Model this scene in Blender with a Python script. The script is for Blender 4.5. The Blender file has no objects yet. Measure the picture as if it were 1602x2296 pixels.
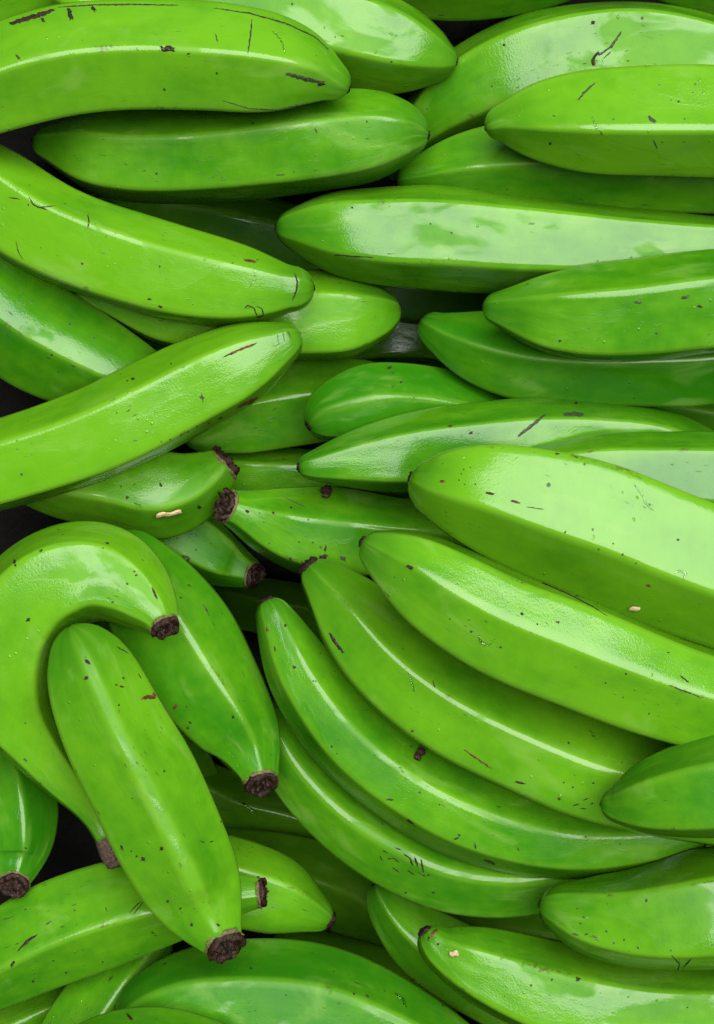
import bpy, math, random
import numpy as np
from mathutils import Vector
from mathutils.bvhtree import BVHTree

scene = bpy.context.scene
COL = scene.collection
rad = math.radians

# ------------------------------------------------------------------ camera
H, F = 0.95, 4300.0            # lens height above the lower fruit layer, focal length in grid units
CX, CY = 801.0, 1148.0
cam_d = bpy.data.cameras.new('camera')
cam = bpy.data.objects.new('camera', cam_d)
COL.objects.link(cam)
cam.location = (0, 0, H)
cam.rotation_euler = (0, 0, 0)
cam_d.sensor_fit = 'VERTICAL'
cam_d.angle_y = 2 * math.atan(CY / F)
cam_d.clip_start = 0.01
cam_d.clip_end = 50
scene.camera = cam

# ------------------------------------------------------------------ light
SUN_EL, SUN_AZ = 70.0, 34.0     # azimuth measured from +Y (top of the picture) towards +X
world = bpy.data.worlds.new('World')
scene.world = world
world.use_nodes = True
wn = world.node_tree
wn.nodes.clear()
sky = wn.nodes.new('ShaderNodeTexSky')
sky.sky_type = 'NISHITA'
sky.sun_disc = False
sky.sun_elevation = rad(SUN_EL)
sky.sun_rotation = rad(SUN_AZ)
sky.dust_density = 1.0
hsv = wn.nodes.new('ShaderNodeHueSaturation')
hsv.inputs['Saturation'].default_value = 0.35      # milky overcast sky
bg = wn.nodes.new('ShaderNodeBackground')
bg.inputs['Strength'].default_value = 0.02
wo = wn.nodes.new('ShaderNodeOutputWorld')
wn.links.new(sky.outputs[0], hsv.inputs['Color'])
wn.links.new(hsv.outputs[0], bg.inputs['Color'])
wn.links.new(bg.outputs[0], wo.inputs['Surface'])

sun_d = bpy.data.lights.new('sun', 'SUN')
sun_d.energy = 5.0
sun_d.angle = rad(68)
sun_d.color = (1.0, 0.99, 0.96)
sun = bpy.data.objects.new('sun', sun_d)
COL.objects.link(sun)
_v = Vector((math.sin(rad(SUN_AZ)) * math.cos(rad(SUN_EL)),
             math.cos(rad(SUN_AZ)) * math.cos(rad(SUN_EL)), math.sin(rad(SUN_EL))))
sun.rotation_euler = _v.to_track_quat('Z', 'Y').to_euler()
sun.location = _v * 3

scene.view_settings.view_transform = 'Standard'
scene.view_settings.look = 'None'
scene.view_settings.exposure = 1.78
scene.view_settings.gamma = 1.0
scene.view_settings.use_curve_mapping = False
scene.cycles.max_bounces = 6
scene.cycles.adaptive_threshold = 0.02

# ---- bananas: key: (stack order, spine points (x, y, half thickness), end kinds, ridge points, label)
# spine points are survey readings on a 1602 x 2296 grid; they become metres further down
BAN = {
 'a1': (6.0, [(-230,300,60),(-120,232,108),(16,178,122),(150,143,128),(300,128,124),(450,133,123),(600,146,115),(690,162,88),(740,182,52),(762,192,36)], 'nt', [(380,137),(560,25)],
        'big green banana at top left with a black scuffed ridge and dark tip'),
 'a2': (4.2, [(180,-10,80),(320,10,105),(500,30,115),(650,50,118),(800,82,120),(890,106,108),(955,124,78),(990,134,54),(1003,136,40)], 'nt', [(800,22),(880,160)],
        'green banana behind the scuffed one, blunt tip pointing right at the top'),
 'a3': (1.0, [(-120,60,60),(-40,25,78),(40,0,80),(130,-25,75),(220,-50,60)], 'nn', [(60,0)],
        'sliver of green banana in the extreme top left corner'),
 'a9': (1.6, [(1380,-115,60),(1500,-80,84),(1630,-46,92),(1770,4,72)], 'nn', [(1600,-20)],
        'sliver of banana in the extreme top right corner'),
 'a4': (1.0, [(780,-40,60),(900,-55,90),(1040,-58,102),(1180,-75,100),(1320,-110,85)], 'nn', [(1040,-10)],
        'shaded banana cut off by the top edge above the dark gap'),
 'a5': (2.4, [(918,318,26),(948,282,62),(1000,235,94),(1075,192,112),(1180,152,124),(1320,118,122),(1460,112,116),(1602,142,112),(1750,205,90)], 'tn', [(1250,70),(1130,245)],
        'long arched banana at top right with a black scratch mark'),
 'a6': (5.0, [(1104,284,24),(1125,278,44),(1185,276,78),(1300,276,110),(1450,276,120),(1602,276,121),(1790,285,108)], 'tn', [(1400,318),(1450,165)],
        'yellowish green banana at right edge, pointed tip facing left, below the scratched one'),
 'a7': (3.0, [(908,402,20),(940,398,46),(1030,384,78),(1180,372,96),(1350,372,102),(1500,382,98),(1680,395,85)], 'tn', [(1060,395)],
        'shaded banana tucked under the pointed yellowish green banana at right'),
 'a8': (4.5, [(95,318,28),(125,322,52),(200,333,92),(300,345,101),(450,343,105),(600,327,108),(720,313,108),(820,300,102),(885,296,84),(926,299,60),(940,301,40)], 'tt', [(520,312),(520,418)],
        'smooth banana with both ends showing, lying below the scuffed top left banana'),
 'b1': (5.2, [(-140,350,90),(-30,425,106),(80,497,109),(200,551,108),(320,590,108),(430,618,103),(530,637,91),(600,645,74),(645,646,54),(664,646,50)], 'nt', [(350,555),(300,672)],
        'bright banana slanting down from the left edge with looped scar near its blunt tip'),
 'b2': (4.0, [(642,512,34),(668,512,56),(730,515,90),(850,525,112),(1000,530,119),(1150,543,113),(1300,551,105),(1450,560,95),(1602,562,82),(1760,560,70)], 'tn', [(1050,475),(960,600)],
        'long banana in the upper middle, tip facing left, bright wet band along it'),
 'b3': (5.0, [(1104,690,30),(1130,692,46),(1200,698,80),(1300,700,103),(1420,693,113),(1530,680,116),(1620,672,116),(1790,660,105)], 'tn', [(1350,660)],
        'banana at right edge below the long wet-banded one, tip facing left'),
 'b4': (3.3, [(962,730,30),(986,745,48),(1060,775,80),(1160,800,98),(1280,812,100),(1420,812,102),(1560,806,106),(1720,790,98)], 'tn', [(1140,803)],
        'curved banana with a pale sharp ridge, lying underneath another at the right edge'),
 'b5': (3.5, [(190,640,18),(270,668,52),(370,690,84),(480,697,97),(600,702,101),(700,703,100),(785,703,95),(840,700,72),(866,697,56),(878,695,40)], 'tt', [(760,665)],
        'lime banana whose glossy rounded end shows below the looped-scar banana tip'),
 'b6': (3.2, [(-170,560,85),(-60,645,112),(60,738,124),(180,806,115),(290,860,98),(375,895,74),(425,908,44)], 'nt', [(150,810)],
        'shaded fat banana wedged at the left edge between two brighter slanting bananas'),
 'b7': (5.5, [(-160,1085,92),(-30,1048,100),(100,1010,103),(220,965,106),(330,915,106),(430,862,102),(520,820,95),(585,790,78),(628,770,54),(648,760,42)], 'nt', [(380,842),(420,955)],
        'yellow green banana rising from the left edge towards the centre with rusty scratches'),
 'b8': (2.0, [(450,950,70),(530,928,92),(620,910,98),(710,900,96),(810,890,88),(890,880,60)], 'nn', [(680,886)],
        'deep shaded banana behind the rising yellow green one, near the centre'),
 'b9': (3.0, [(708,945,32),(735,930,66),(810,915,95),(900,911,98),(1000,922,95),(1120,950,88),(1240,990,75)], 'tn', [(900,892)],
        'short dark green banana end with one pale ridge, in the middle of the pile'),
 'c1': (4.5, [(690,1046,28),(715,1043,38),(800,1029,66),(900,1016,88),(1050,1000,99),(1200,986,97),(1350,986,92),(1480,1000,86),(1590,1042,76),(1700,1095,60)], 'tn', [(1050,955),(850,1075)],
        'long arched banana in the middle with a grey scratch on its bright band'),
 'c2': (5.0, [(1190,1055,50),(1330,1062,90),(1480,1064,98),(1620,1070,102),(1770,1080,95)], 'nn', [(1450,1010)],
        'banana at right edge mostly hidden behind the largest pale banana'),
 'c3': (6.0, [(942,1078,44),(958,1084,66),(1020,1098,100),(1110,1122,128),(1220,1156,147),(1340,1196,156),(1460,1245,156),(1600,1302,150),(1770,1372,132)], 'tn', [(1400,1085),(1400,1265)],
        'largest pale banana at right with brown flecks by its rounded left tip'),
 'c4': (3.6, [(20,1055,60),(130,1068,92),(250,1086,104),(350,1106,106),(425,1092,88),(475,1062,62),(500,1040,42)], 'ns', [(300,1140)],
        'banana with a ragged brown cut stem, half hidden under the rising yellow green one'),
 'c5': (2.0, [(470,1050,50),(560,1064,62),(680,1070,66),(800,1080,60),(900,1095,50)], 'nn', [(600,1040)],
        'narrow strip of banana seen between two brown cut stems and a dark tip'),
 'c6': (4.0, [(512,1135,38),(545,1146,50),(600,1166,76),(680,1188,99),(770,1202,110),(870,1212,102),(980,1218,88),(1080,1230,60)], 'sn', [(760,1165),(640,1240)],
        'banana in the centre with a folded brown cut stem pointing left'),
 'c7': (2.5, [(568,1289,30),(540,1278,42),(490,1254,64),(430,1218,78),(370,1182,80),(300,1150,62)], 'sn', [(450,1265)],
        'shaded banana with a round black stem end below the folded-stem banana'),
 'd1': (7.0, [(830,1224,32),(850,1236,54),(912,1268,88),(1000,1325,110),(1110,1386,120),(1240,1440,123),(1380,1496,124),(1500,1540,118),(1630,1580,110),(1780,1630,92)], 'tn', [(1100,1370),(1250,1345)],
        'long glossy banana with a bright white sheen, just below the largest pale one'),
 'd2': (6.0, [(706,1284,30),(733,1312,60),(783,1368,92),(856,1452,116),(948,1530,127),(1058,1598,132),(1188,1658,134),(1315,1710,134),(1430,1745,128),(1545,1780,114),(1660,1830,80)], 'tn', [(976,1525),(976,1655)],
        'curved banana with blackened flower tip, second in the fan at lower right'),
 'd3': (5.0, [(608,1366,26),(628,1408,54),(670,1500,80),(730,1592,90),(810,1680,97),(920,1760,102),(1040,1824,105),(1170,1866,102),(1300,1884,90),(1420,1882,75),(1540,1865,60)], 'tn', [(770,1600),(1100,1905)],
        'curved banana with tiny droplets at its upper tip, third in the fan'),
 'd4': (4.0, [(600,1600,40),(632,1665,60),(690,1745,76),(775,1826,84),(880,1892,92),(990,1944,92),(1110,1965,88),(1220,1964,80),(1340,1945,68)], 'nn', [(760,1790),(900,1900)],
        'lowest curved banana of the fan with a patch of dark scribbled scars'),
 'd5': (7.5, [(1362,1803,24),(1382,1805,46),(1430,1798,76),(1500,1785,100),(1600,1770,118),(1740,1755,118)], 'tn', [(1520,1720)],
        'plump matte banana end at right edge overlapping the fan'),
 'd6': (6.5, [(1234,2032,40),(1254,2037,58),(1310,2054,84),(1400,2064,106),(1500,2060,124),(1600,2046,136),(1760,2030,126)], 'tn', [(1450,2120)],
        'banana at lower right edge with a blunt left end and forked scar'),
 'd7': (5.5, [(964,2102,26),(988,2126,52),(1050,2155,79),(1150,2195,102),(1280,2235,116),(1420,2260,117),(1560,2265,105),(1720,2250,90)], 'tn', [(1200,2150),(1160,2262)],
        'glossy banana at bottom right with a red and black tip'),
 'd8': (3.0, [(856,2002,28),(880,2042,56),(950,2108,84),(1050,2168,94),(1150,2230,90),(1260,2300,78)], 'tn', [(960,2130)],
        'shaded banana between the fan and the red-tipped banana'),
 'e1': (5.0, [(586,1752,40),(578,1722,52),(556,1662,80),(514,1594,104),(450,1502,122),(390,1408,124),(334,1322,108),(280,1250,80)], 'sn', [(500,1500),(575,1640)],
        'upright banana left of the fan with a round brown stem at the bottom'),
 'e2': (7.0, [(176,1444,70),(190,1472,92),(214,1524,106),(268,1640,117),(330,1760,122),(388,1880,120),(440,1990,107),(470,2052,86),(493,2096,60),(503,2116,47)], 'ts', [(310,1640),(440,1960)],
        'large upright banana in front at left with black dots and kinked brown stem'),
 'e3': (6.2, [(368,1402,35),(346,1367,60),(303,1324,88),(243,1288,110),(172,1284,119),(105,1312,124),(54,1366,128),(22,1440,126),(14,1525,118),(34,1602,98),(75,1662,74),(130,1732,57),(180,1790,40),(208,1826,28),(238,1878,26)], 'sf', [(260,1230)],
        'hooked banana at left edge bending over, brown stem stub pointing down right'),
 'e4': (5.2, [(10,1690,52),(28,1745,80),(38,1815,92),(42,1890,80),(38,1945,56),(32,1980,36)], 'ns', [(75,1840)],
        'small dark banana at left edge with ragged brown stem end'),
 'e5': (4.8, [(-130,2215,70),(-40,2175,96),(50,2125,110),(150,2078,118),(280,2034,113),(400,2012,94),(490,2006,64),(550,2003,42),(582,2001,34)], 'ns', [(200,2180)],
        'banana crossing behind the large upright one, ridge along its lower edge, curled brown stem'),
 'e6': (3.0, [(728,2058,22),(700,2044,50),(640,2016,84),(560,1990,96),(450,1960,96),(350,1940,80)], 'tn', [(640,1965),(640,2075)],
        'glossy shaded banana tip right of the curled brown stem'),
 'f1': (4.6, [(296,2300,44),(330,2275,86),(420,2252,118),(540,2247,132),(680,2258,138),(820,2302,130),(950,2362,114),(1070,2430,86)], 'tn', [(760,2200)],
        'broad banana along the bottom edge under the kinked brown stem'),
 'f2': (3.0, [(345,2110,50),(285,2175,78),(222,2265,94),(165,2360,95),(110,2450,80)], 'nn', [(245,2250)],
        'shaded banana end in the bottom left corner beside the dark gap'),
 'f3': (2.0, [(-90,2360,78),(30,2300,84),(140,2250,72),(230,2215,48)], 'nn', [(60,2260)],
        'banana fragment in the extreme bottom left corner below the lower-ridged banana'),
 'f4': (5.5, [(110,2400,50),(220,2374,88),(340,2366,102),(450,2382,96),(580,2420,72)], 'nn', [(330,2310)],
        'thin slice of banana rising from the bottom edge at left'),
 'g1': (1.0, [(450,1320,50),(580,1356,62),(690,1374,62),(800,1410,50)], 'nn', [(590,1340)],
        'very dark banana deep under the black stem end with faint sheen'),
 'g2': (1.0, [(400,1740,60),(530,1812,76),(650,1842,78),(770,1880,62)], 'nn', [(560,1790)],
        'dark wet banana in the hollow left of the fan'),
 'g3': (1.2, [(480,1915,60),(640,1950,84),(780,2000,88),(880,2060,60)], 'nn', [(700,1950)],
        'near black banana deep beneath the lowest banana of the fan'),
 'g4': (1.1, [(640,2130,50),(760,2150,76),(880,2200,80),(980,2260,60)], 'nn', [(850,2160)],
        'dark banana with grey sheen behind the broad bottom banana'),
 'g5': (1.2, [(800,660,44),(960,672,58),(1100,676,58),(1220,690,44)], 'nn', [(1020,650)],
        'dark banana strip right under the long wet-banded banana'),
 'g6': (1.0, [(720,790,48),(830,760,70),(930,755,72),(1040,780,56)], 'nn', [(880,800)],
        'dark banana with a hard white reflection in the central upper hollow'),
 'g7': (1.0, [(230,450,50),(380,490,84),(530,520,96),(680,560,90),(800,620,60)], 'nn', [(500,480)],
        'near black banana in the hollow above the looped-scar banana'),
 'g8': (1.0, [(150,650,30),(260,720,50),(380,780,55),(480,820,40)], 'nn', [(300,730)],
        'thin dark banana in the crevice right of the shaded fat one'),
 'g9': (1.0, [(1250,1960,50),(1400,1940,70),(1560,1910,76),(1700,1880,60)], 'nn', [(1400,1920)],
        'black shadowed banana in the gap under the plump matte end'),
 'h4': (1.0, [(200,1420,60),(300,1560,78),(390,1700,80),(470,1840,60)], 'nn', [(340,1600)],
        'dark banana in the slit between the two upright bananas at left'),
 'h5': (1.0, [(1000,2050,55),(1130,2075,76),(1280,2100,78),(1420,2120,60)], 'nn', [(1150,2060)],
        'dark banana in the wedge left of the blunt end with forked scar'),
 'h6': (1.0, [(1380,900,55),(1500,925,76),(1640,950,76),(1760,960,60)], 'nn', [(1560,920)],
        'dark banana at right edge under the one with the pale sharp ridge'),
 'h7': (1.0, [(820,330,55),(930,345,76),(1060,300,76),(1150,240,60)], 'nn', [(960,330)],
        'dark banana in the hollow beside the right end of the smooth banana'),
}
ZL = {'e2': {1: 0.014}, 'e1': {0: 0.009}, 'e3': {0: 0.010}, 'c7': {0: 0.006}, 'e4': {1: 0.006}, 'c6': {0: 0.006}}     # stems that rise out of the heap
# height of each spine: middle, slope, bow (metres)
ZP = {'a1': (0.0695, -0.0035, 0.0013),
 'a2': (0.0357, 0.0001, 0.0157),
 'a3': (0.0139, -0.001, -0.0113),
 'a9': (0.0166, -0.0394, 0.015),
 'a4': (0.0168, -0.0002, -0.0144),
 'a5': (0.0214, 0.0266, -0.0165),
 'a6': (0.0605, 0.005, -0.0013),
 'a7': (0.0192, -0.0006, -0.0104),
 'a8': (0.0357, 0.0165, -0.0006),
 'b1': (0.0522, 0.0202, -0.0135),
 'b2': (0.0317, -0.012, -0.0117),
 'b3': (0.0558, 0.0029, -0.0048),
 'b4': (0.0196, 0.0014, 0.0001),
 'b5': (0.0219, -0.0101, 0.0088),
 'b6': (0.022, -0.0093, -0.0063),
 'b7': (0.0582, 0.0142, 0.0017),
 'b8': (-0.0116, -0.0085, -0.0106),
 'b9': (0.0091, -0.0431, 0.0017),
 'c1': (0.0328, -0.038, 0.0048),
 'c2': (0.0558, -0.0067, -0.0024),
 'c3': (0.0907, -0.0107, -0.0086),
 'c4': (0.0188, -0.0007, -0.0081),
 'c5': (-0.0174, -0.0008, -0.0048),
 'c6': (0.0219, -0.0131, 0.0037),
 'c7': (-0.0151, 0.0033, -0.0054),
 'd1': (0.0965, -0.0118, -0.01),
 'd2': (0.0562, 0.0069, -0.0075),
 'd3': (0.0405, -0.0082, -0.0148),
 'd4': (0.0155, 0.0018, -0.0198),
 'd5': (0.1116, 0.019, 0.0011),
 'd6': (0.0598, 0.0132, -0.0023),
 'd7': (0.0233, -0.0066, -0.0034),
 'd8': (-0.0122, 0.0003, -0.0054),
 'e1': (0.0326, -0.004, 0.0095),
 'e2': (0.0688, -0.0252, 0.0082),
 'e3': (0.0594, -0.0262, 0.0042),
 'e4': (0.0209, 0.0171, 0.0018),
 'e5': (0.0233, 0.0084, -0.0027),
 'e6': (-0.0114, 0.0001, -0.0065),
 'f1': (0.0271, -0.0109, 0.0039),
 'f2': (0.0093, 0.02, -0.0079),
 'f3': (-0.0148, -0.0087, -0.0077),
 'f4': (0.0686, 0.0041, -0.0048),
 'g1': (-0.1323, 0.0002, -0.0088),
 'g2': (-0.1299, -0.0009, -0.0105),
 'g3': (-0.1054, -0.0153, -0.0233),
 'g4': (-0.1294, 0.0024, -0.0169),
 'g5': (-0.117, -0.0285, -0.0221),
 'g6': (-0.1314, -0.0001, -0.0087),
 'g7': (-0.1264, 0.0034, -0.0197),
 'g8': (-0.1348, 0.0028, -0.0125),
 'g9': (-0.1302, 0.0027, -0.0132),
 'h4': (-0.1289, 0.0004, -0.0139),
 'h5': (-0.1294, 0.001, -0.0145),
 'h6': (-0.1295, 0.0009, -0.0137),
 'h7': (-0.1295, 0.0009, -0.0136)}

# ------------------------------------------------------------------ materials
def new_mat(name):
    m = bpy.data.materials.new(name)
    m.use_nodes = True
    nt = m.node_tree
    nt.nodes.clear()
    out = nt.nodes.new('ShaderNodeOutputMaterial')
    b = nt.nodes.new('ShaderNodeBsdfPrincipled')
    nt.links.new(b.outputs[0], out.inputs['Surface'])
    return m, nt, b


class NT:
    """small helper for wiring nodes"""
    def __init__(self, nt):
        self.nt = nt

    def node(self, typ, **kw):
        n = self.nt.nodes.new(typ)
        for k, v in kw.items():
            setattr(n, k, v)
        return n

    def put(self, sock, val):
        if hasattr(val, 'is_linked') or hasattr(val, 'links'):
            self.nt.links.new(val, sock)
        else:
            sock.default_value = val

    def noise(self, vec, scale, detail=3, rough=0.5, dist=0.0):
        n = self.node('ShaderNodeTexNoise')
        self.put(n.inputs['Vector'], vec)
        n.inputs['Scale'].default_value = scale
        n.inputs['Detail'].default_value = detail
        n.inputs['Roughness'].default_value = rough
        n.inputs['Distortion'].default_value = dist
        return n.outputs[0]

    def scalev(self, vec, s):
        n = self.node('ShaderNodeVectorMath', operation='MULTIPLY')
        self.put(n.inputs[0], vec)
        n.inputs[1].default_value = s
        return n.outputs[0]

    def addv(self, vec, s):
        n = self.node('ShaderNodeVectorMath', operation='ADD')
        self.put(n.inputs[0], vec)
        self.put(n.inputs[1], s)
        return n.outputs[0]

    def ramp(self, val, a, b, lo=0.0, hi=1.0, smooth=True):
        n = self.node('ShaderNodeMapRange')
        if smooth:
            n.interpolation_type = 'SMOOTHSTEP'
        self.put(n.inputs['Value'], val)
        n.inputs['From Min'].default_value = a
        n.inputs['From Max'].default_value = b
        n.inputs['To Min'].default_value = lo
        n.inputs['To Max'].default_value = hi
        return n.outputs['Result']

    def math(self, op, a, b=0.0):
        n = self.node('ShaderNodeMath', operation=op)
        self.put(n.inputs[0], a)
        self.put(n.inputs[1], b)
        return n.outputs[0]

    def mix(self, fac, a, b):
        n = self.node('ShaderNodeMix', data_type='RGBA')
        self.put(n.inputs['Factor'], fac)
        self.put(n.inputs['A'], a)
        self.put(n.inputs['B'], b)
        return n.outputs['Result']

    def bump(self, height, strength, dist, normal=None):
        n = self.node('ShaderNodeBump')
        n.inputs['Strength'].default_value = strength
        n.inputs['Distance'].default_value = dist
        self.put(n.inputs['Height'], height)
        if normal is not None:
            self.put(n.inputs['Normal'], normal)
        return n.outputs[0]


def peel_material():
    m, nt, b = new_mat('green_banana_peel')
    T = NT(nt)
    uv = T.node('ShaderNodeAttribute', attribute_name='skin').outputs['Vector']   # metres round / along, shifted per fruit
    ridge = T.node('ShaderNodeAttribute', attribute_name='ridge').outputs['Fac']
    tip = T.node('ShaderNodeAttribute', attribute_name='tip').outputs['Fac']
    tone = T.node('ShaderNodeAttribute', attribute_name='tone').outputs['Fac']
    wetn = T.node('ShaderNodeAttribute', attribute_name='wet').outputs['Fac']
    along = T.scalev(uv, (1.0, 0.25, 1.0))
    mp = T.node('ShaderNodeMapping')
    T.put(mp.inputs['Vector'], T.scalev(uv, (1.0, 0.42, 1.0)))
    mp.inputs['Rotation'].default_value = (0.6, 0.8, 1.1)
    turned = mp.outputs[0]
    # colour: deep green to yellow green in soft lengthwise clouds
    n1 = T.noise(turned, 45, 3, 0.5)
    n2 = T.noise(T.scalev(uv, (1, 0.08, 1)), 420, 3, 0.6)
    n3 = T.noise(uv, 130, 2, 0.6)
    f = T.math('ADD', T.math('MULTIPLY', n1, 0.75), T.math('MULTIPLY', n3, 0.25))
    f = T.math('ADD', f, T.math('MULTIPLY', T.math('SUBTRACT', n2, 0.5), 0.08))
    f = T.math('ADD', f, tone)
    col = T.mix(T.ramp(f, 0.18, 0.86), (0.0080, 0.058, 0.0012, 1), (0.040, 0.118, 0.0026, 1))
    # tips stay darker, ridges a little paler and more yellow
    col = T.mix(T.math('MULTIPLY', tip, 0.55), col, (0.008, 0.046, 0.0012, 1))
    col = T.mix(T.math('MULTIPLY', ridge, 0.30), col, (0.060, 0.125, 0.008, 1))
    # pale waxy smears
    sm = T.ramp(T.noise(T.addv(turned, (3.1, 1.7, 0)), 60, 4, 0.55, 0.6), 0.56, 0.72)
    col = T.mix(T.math('MULTIPLY', sm, 0.30), col, (0.075, 0.140, 0.024, 1))
    # scuffs: short brown lengthwise hairs in a few places
    sc = T.ramp(T.noise(T.scalev(uv, (1, 0.22, 1)), 900, 2, 0.5, 0.3), 0.66, 0.72)
    zone = T.ramp(T.noise(T.addv(uv, (7.7, 2.2, 0)), 42, 2, 0.5), 0.54, 0.64)
    scuff = T.math('MULTIPLY', sc, zone)
    col = T.mix(T.math('MULTIPLY', scuff, 0.8), col, (0.010, 0.012, 0.003, 1))
    # brown rubbing where neighbouring fruit have chafed the ridges
    rub = T.math('MULTIPLY', T.ramp(ridge, 0.25, 0.8), T.ramp(T.noise(T.addv(T.scalev(uv, (1, 0.5, 1)), (1.9, 8.3, 0)), 70, 4, 0.7, 0.5), 0.60, 0.68))
    rub = T.math('MULTIPLY', rub, T.ramp(T.noise(uv, 700, 2, 0.6), 0.40, 0.60))
    col = T.mix(T.math('MULTIPLY', rub, 0.75), col, (0.020, 0.020, 0.005, 1))
    # specks
    vo = T.node('ShaderNodeTexVoronoi')
    T.put(vo.inputs['Vector'], T.addv(uv, T.scalev(T.node('ShaderNodeTexNoise').outputs['Color'], (0, 0, 0))))
    vo.inputs['Scale'].default_value = 210
    rnd = T.node('ShaderNodeSeparateColor')
    nt.links.new(vo.outputs['Color'], rnd.inputs[0])
    wob = T.math('MULTIPLY', T.noise(uv, 1500, 2), 0.10)
    size = T.math('MULTIPLY', T.ramp(rnd.outputs[0], 0.74, 1.0, 0.0, 0.17, False), rnd.outputs[1])
    spot = T.ramp(T.math('SUBTRACT', T.math('SUBTRACT', T.math('ADD', vo.outputs['Distance'], wob), 0.05), size), 0.0, 0.03, 1.0, 0.0)
    spot = T.math('MULTIPLY', spot, T.math('GREATER_THAN', rnd.outputs[0], 0.76))
    col = T.mix(T.math('MULTIPLY', spot, 0.85), col, (0.007, 0.006, 0.003, 1))
    nt.links.new(col, b.inputs['Base Color'])
    # film of water: glossy where wet, satin where it has dried
    wet = T.math('ADD', T.noise(T.addv(turned, (11.3, 4.1, 0)), 50, 4, 0.5, 0.7), wetn)
    wet = T.ramp(wet, 0.39, 0.475)
    ro = T.math('ADD', T.math('MULTIPLY', T.math('SUBTRACT', 1.0, wet), 0.21), 0.128)
    ro = T.math('ADD', ro, T.math('MULTIPLY', n3, 0.05))
    ro = T.math('ADD', ro, T.math('MULTIPLY', T.math('MAXIMUM', spot, scuff), 0.3))
    nt.links.new(ro, b.inputs['Roughness'])
    nt.links.new(T.ramp(wet, 0, 1, 0.085, 0.215, False), b.inputs['Specular IOR Level'])
    b.inputs['IOR'].default_value = 1.45
    h1 = T.noise(T.scalev(uv, (1, 0.35, 1)), 110, 2, 0.5)
    nb = T.bump(T.noise(T.scalev(uv, (1, 0.5, 1)), 42, 2, 0.5), 0.20, 0.0035)
    nb = T.bump(h1, 0.14, 0.0012, nb)
    nb = T.bump(T.noise(uv, 900, 2, 0.6), 0.16, 0.0004, nb)
    nb = T.bump(wet, 0.12, 0.0004, nb)
    nb = T.bump(T.math('MAXIMUM', spot, scuff), 0.3, 0.0003, nb)
    dv = T.node('ShaderNodeTexVoronoi')
    T.put(dv.inputs['Vector'], T.addv(uv, (5.5, 9.1, 0)))
    dv.inputs['Scale'].default_value = 420
    dr = T.node('ShaderNodeSeparateColor')
    nt.links.new(dv.outputs['Color'], dr.inputs[0])
    dz = T.ramp(T.noise(T.addv(uv, (2.7, 6.6, 0)), 30, 2, 0.5), 0.54, 0.62)
    drop = T.math('MULTIPLY', T.ramp(dv.outputs['Distance'], 0.12, 0.34, 1.0, 0.0), T.math('MULTIPLY', dz, T.math('GREATER_THAN', dr.outputs[0], 0.93)))
    nb = T.bump(drop, 0.5, 0.0006, nb)
    nt.links.new(nb, b.inputs['Normal'])
    b.inputs['Subsurface Weight'].default_value = 0.0
    return m


def cork_material(name, c0, c1, rough):
    m, nt, b = new_mat(name)
    T = NT(nt)
    co = T.node('ShaderNodeTexCoord').outputs['Object']
    n = T.noise(co, 500, 5, 0.65, 0.8)
    nt.links.new(T.mix(T.ramp(n, 0.3, 0.7), c0, c1), b.inputs['Base Color'])
    nt.links.new(T.ramp(T.noise(co, 300, 3), 0.35, 0.65, rough - 0.2, rough + 0.25), b.inputs['Roughness'])
    nt.links.new(T.bump(n, 0.8, 0.0012), b.inputs['Normal'])
    b.inputs['Specular IOR Level'].default_value = 0.12
    return m


M_PEEL = peel_material()
M_CORK = cork_material('brown_cut_stem', (0.0015, 0.0008, 0.0006, 1), (0.018, 0.0075, 0.004, 1), 0.42)
M_NUB = cork_material('black_flower_scar', (0.0015, 0.0012, 0.001, 1), (0.012, 0.006, 0.004, 1), 0.55)
M_SCAR = cork_material('brown_scar', (0.003, 0.002, 0.0015, 1), (0.014, 0.007, 0.004, 1), 0.50)
M_SCARG = cork_material('grey_green_scratch', (0.008, 0.012, 0.006, 1), (0.022, 0.030, 0.012, 1), 0.45)
M_SCARR = cork_material('rusty_scar', (0.014, 0.005, 0.002, 1), (0.055, 0.020, 0.006, 1), 0.50)
M_RIM = cork_material('pale_cut_rim', (0.020, 0.024, 0.006, 1), (0.075, 0.062, 0.025, 1), 0.5)
M_DRY = cork_material('dried_stalk', (0.016, 0.010, 0.008, 1), (0.060, 0.040, 0.030, 1), 0.6)
M_STRAW = cork_material('straw_flake', (0.14, 0.10, 0.045, 1), (0.26, 0.21, 0.12, 1), 0.6)
M_BIT = cork_material('brown_bract', (0.006, 0.0025, 0.002, 1), (0.035, 0.015, 0.011, 1), 0.5)

# ------------------------------------------------------------------ ground
def ground_material():
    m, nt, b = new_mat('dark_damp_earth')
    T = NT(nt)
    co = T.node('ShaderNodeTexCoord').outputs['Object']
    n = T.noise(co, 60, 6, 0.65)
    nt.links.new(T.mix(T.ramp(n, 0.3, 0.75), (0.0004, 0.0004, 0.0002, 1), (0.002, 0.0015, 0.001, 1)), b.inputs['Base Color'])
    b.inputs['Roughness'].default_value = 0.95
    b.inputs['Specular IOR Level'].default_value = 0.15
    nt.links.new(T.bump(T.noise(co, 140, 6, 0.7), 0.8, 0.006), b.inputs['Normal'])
    return m


def link(name, mesh, mat, parent=None):
    o = bpy.data.objects.new(name, mesh)
    COL.objects.link(o)
    if mat is not None:
        mesh.materials.append(mat)
    if parent is not None:
        o.parent = parent
    return o


def mesh_from(name, verts, faces, smooth=True):
    me = bpy.data.meshes.new(name)
    me.from_pydata([tuple(v) for v in verts], [], faces)
    if smooth:
        me.polygons.foreach_set('use_smooth', [True] * len(me.polygons))
    me.update()
    return me


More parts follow.
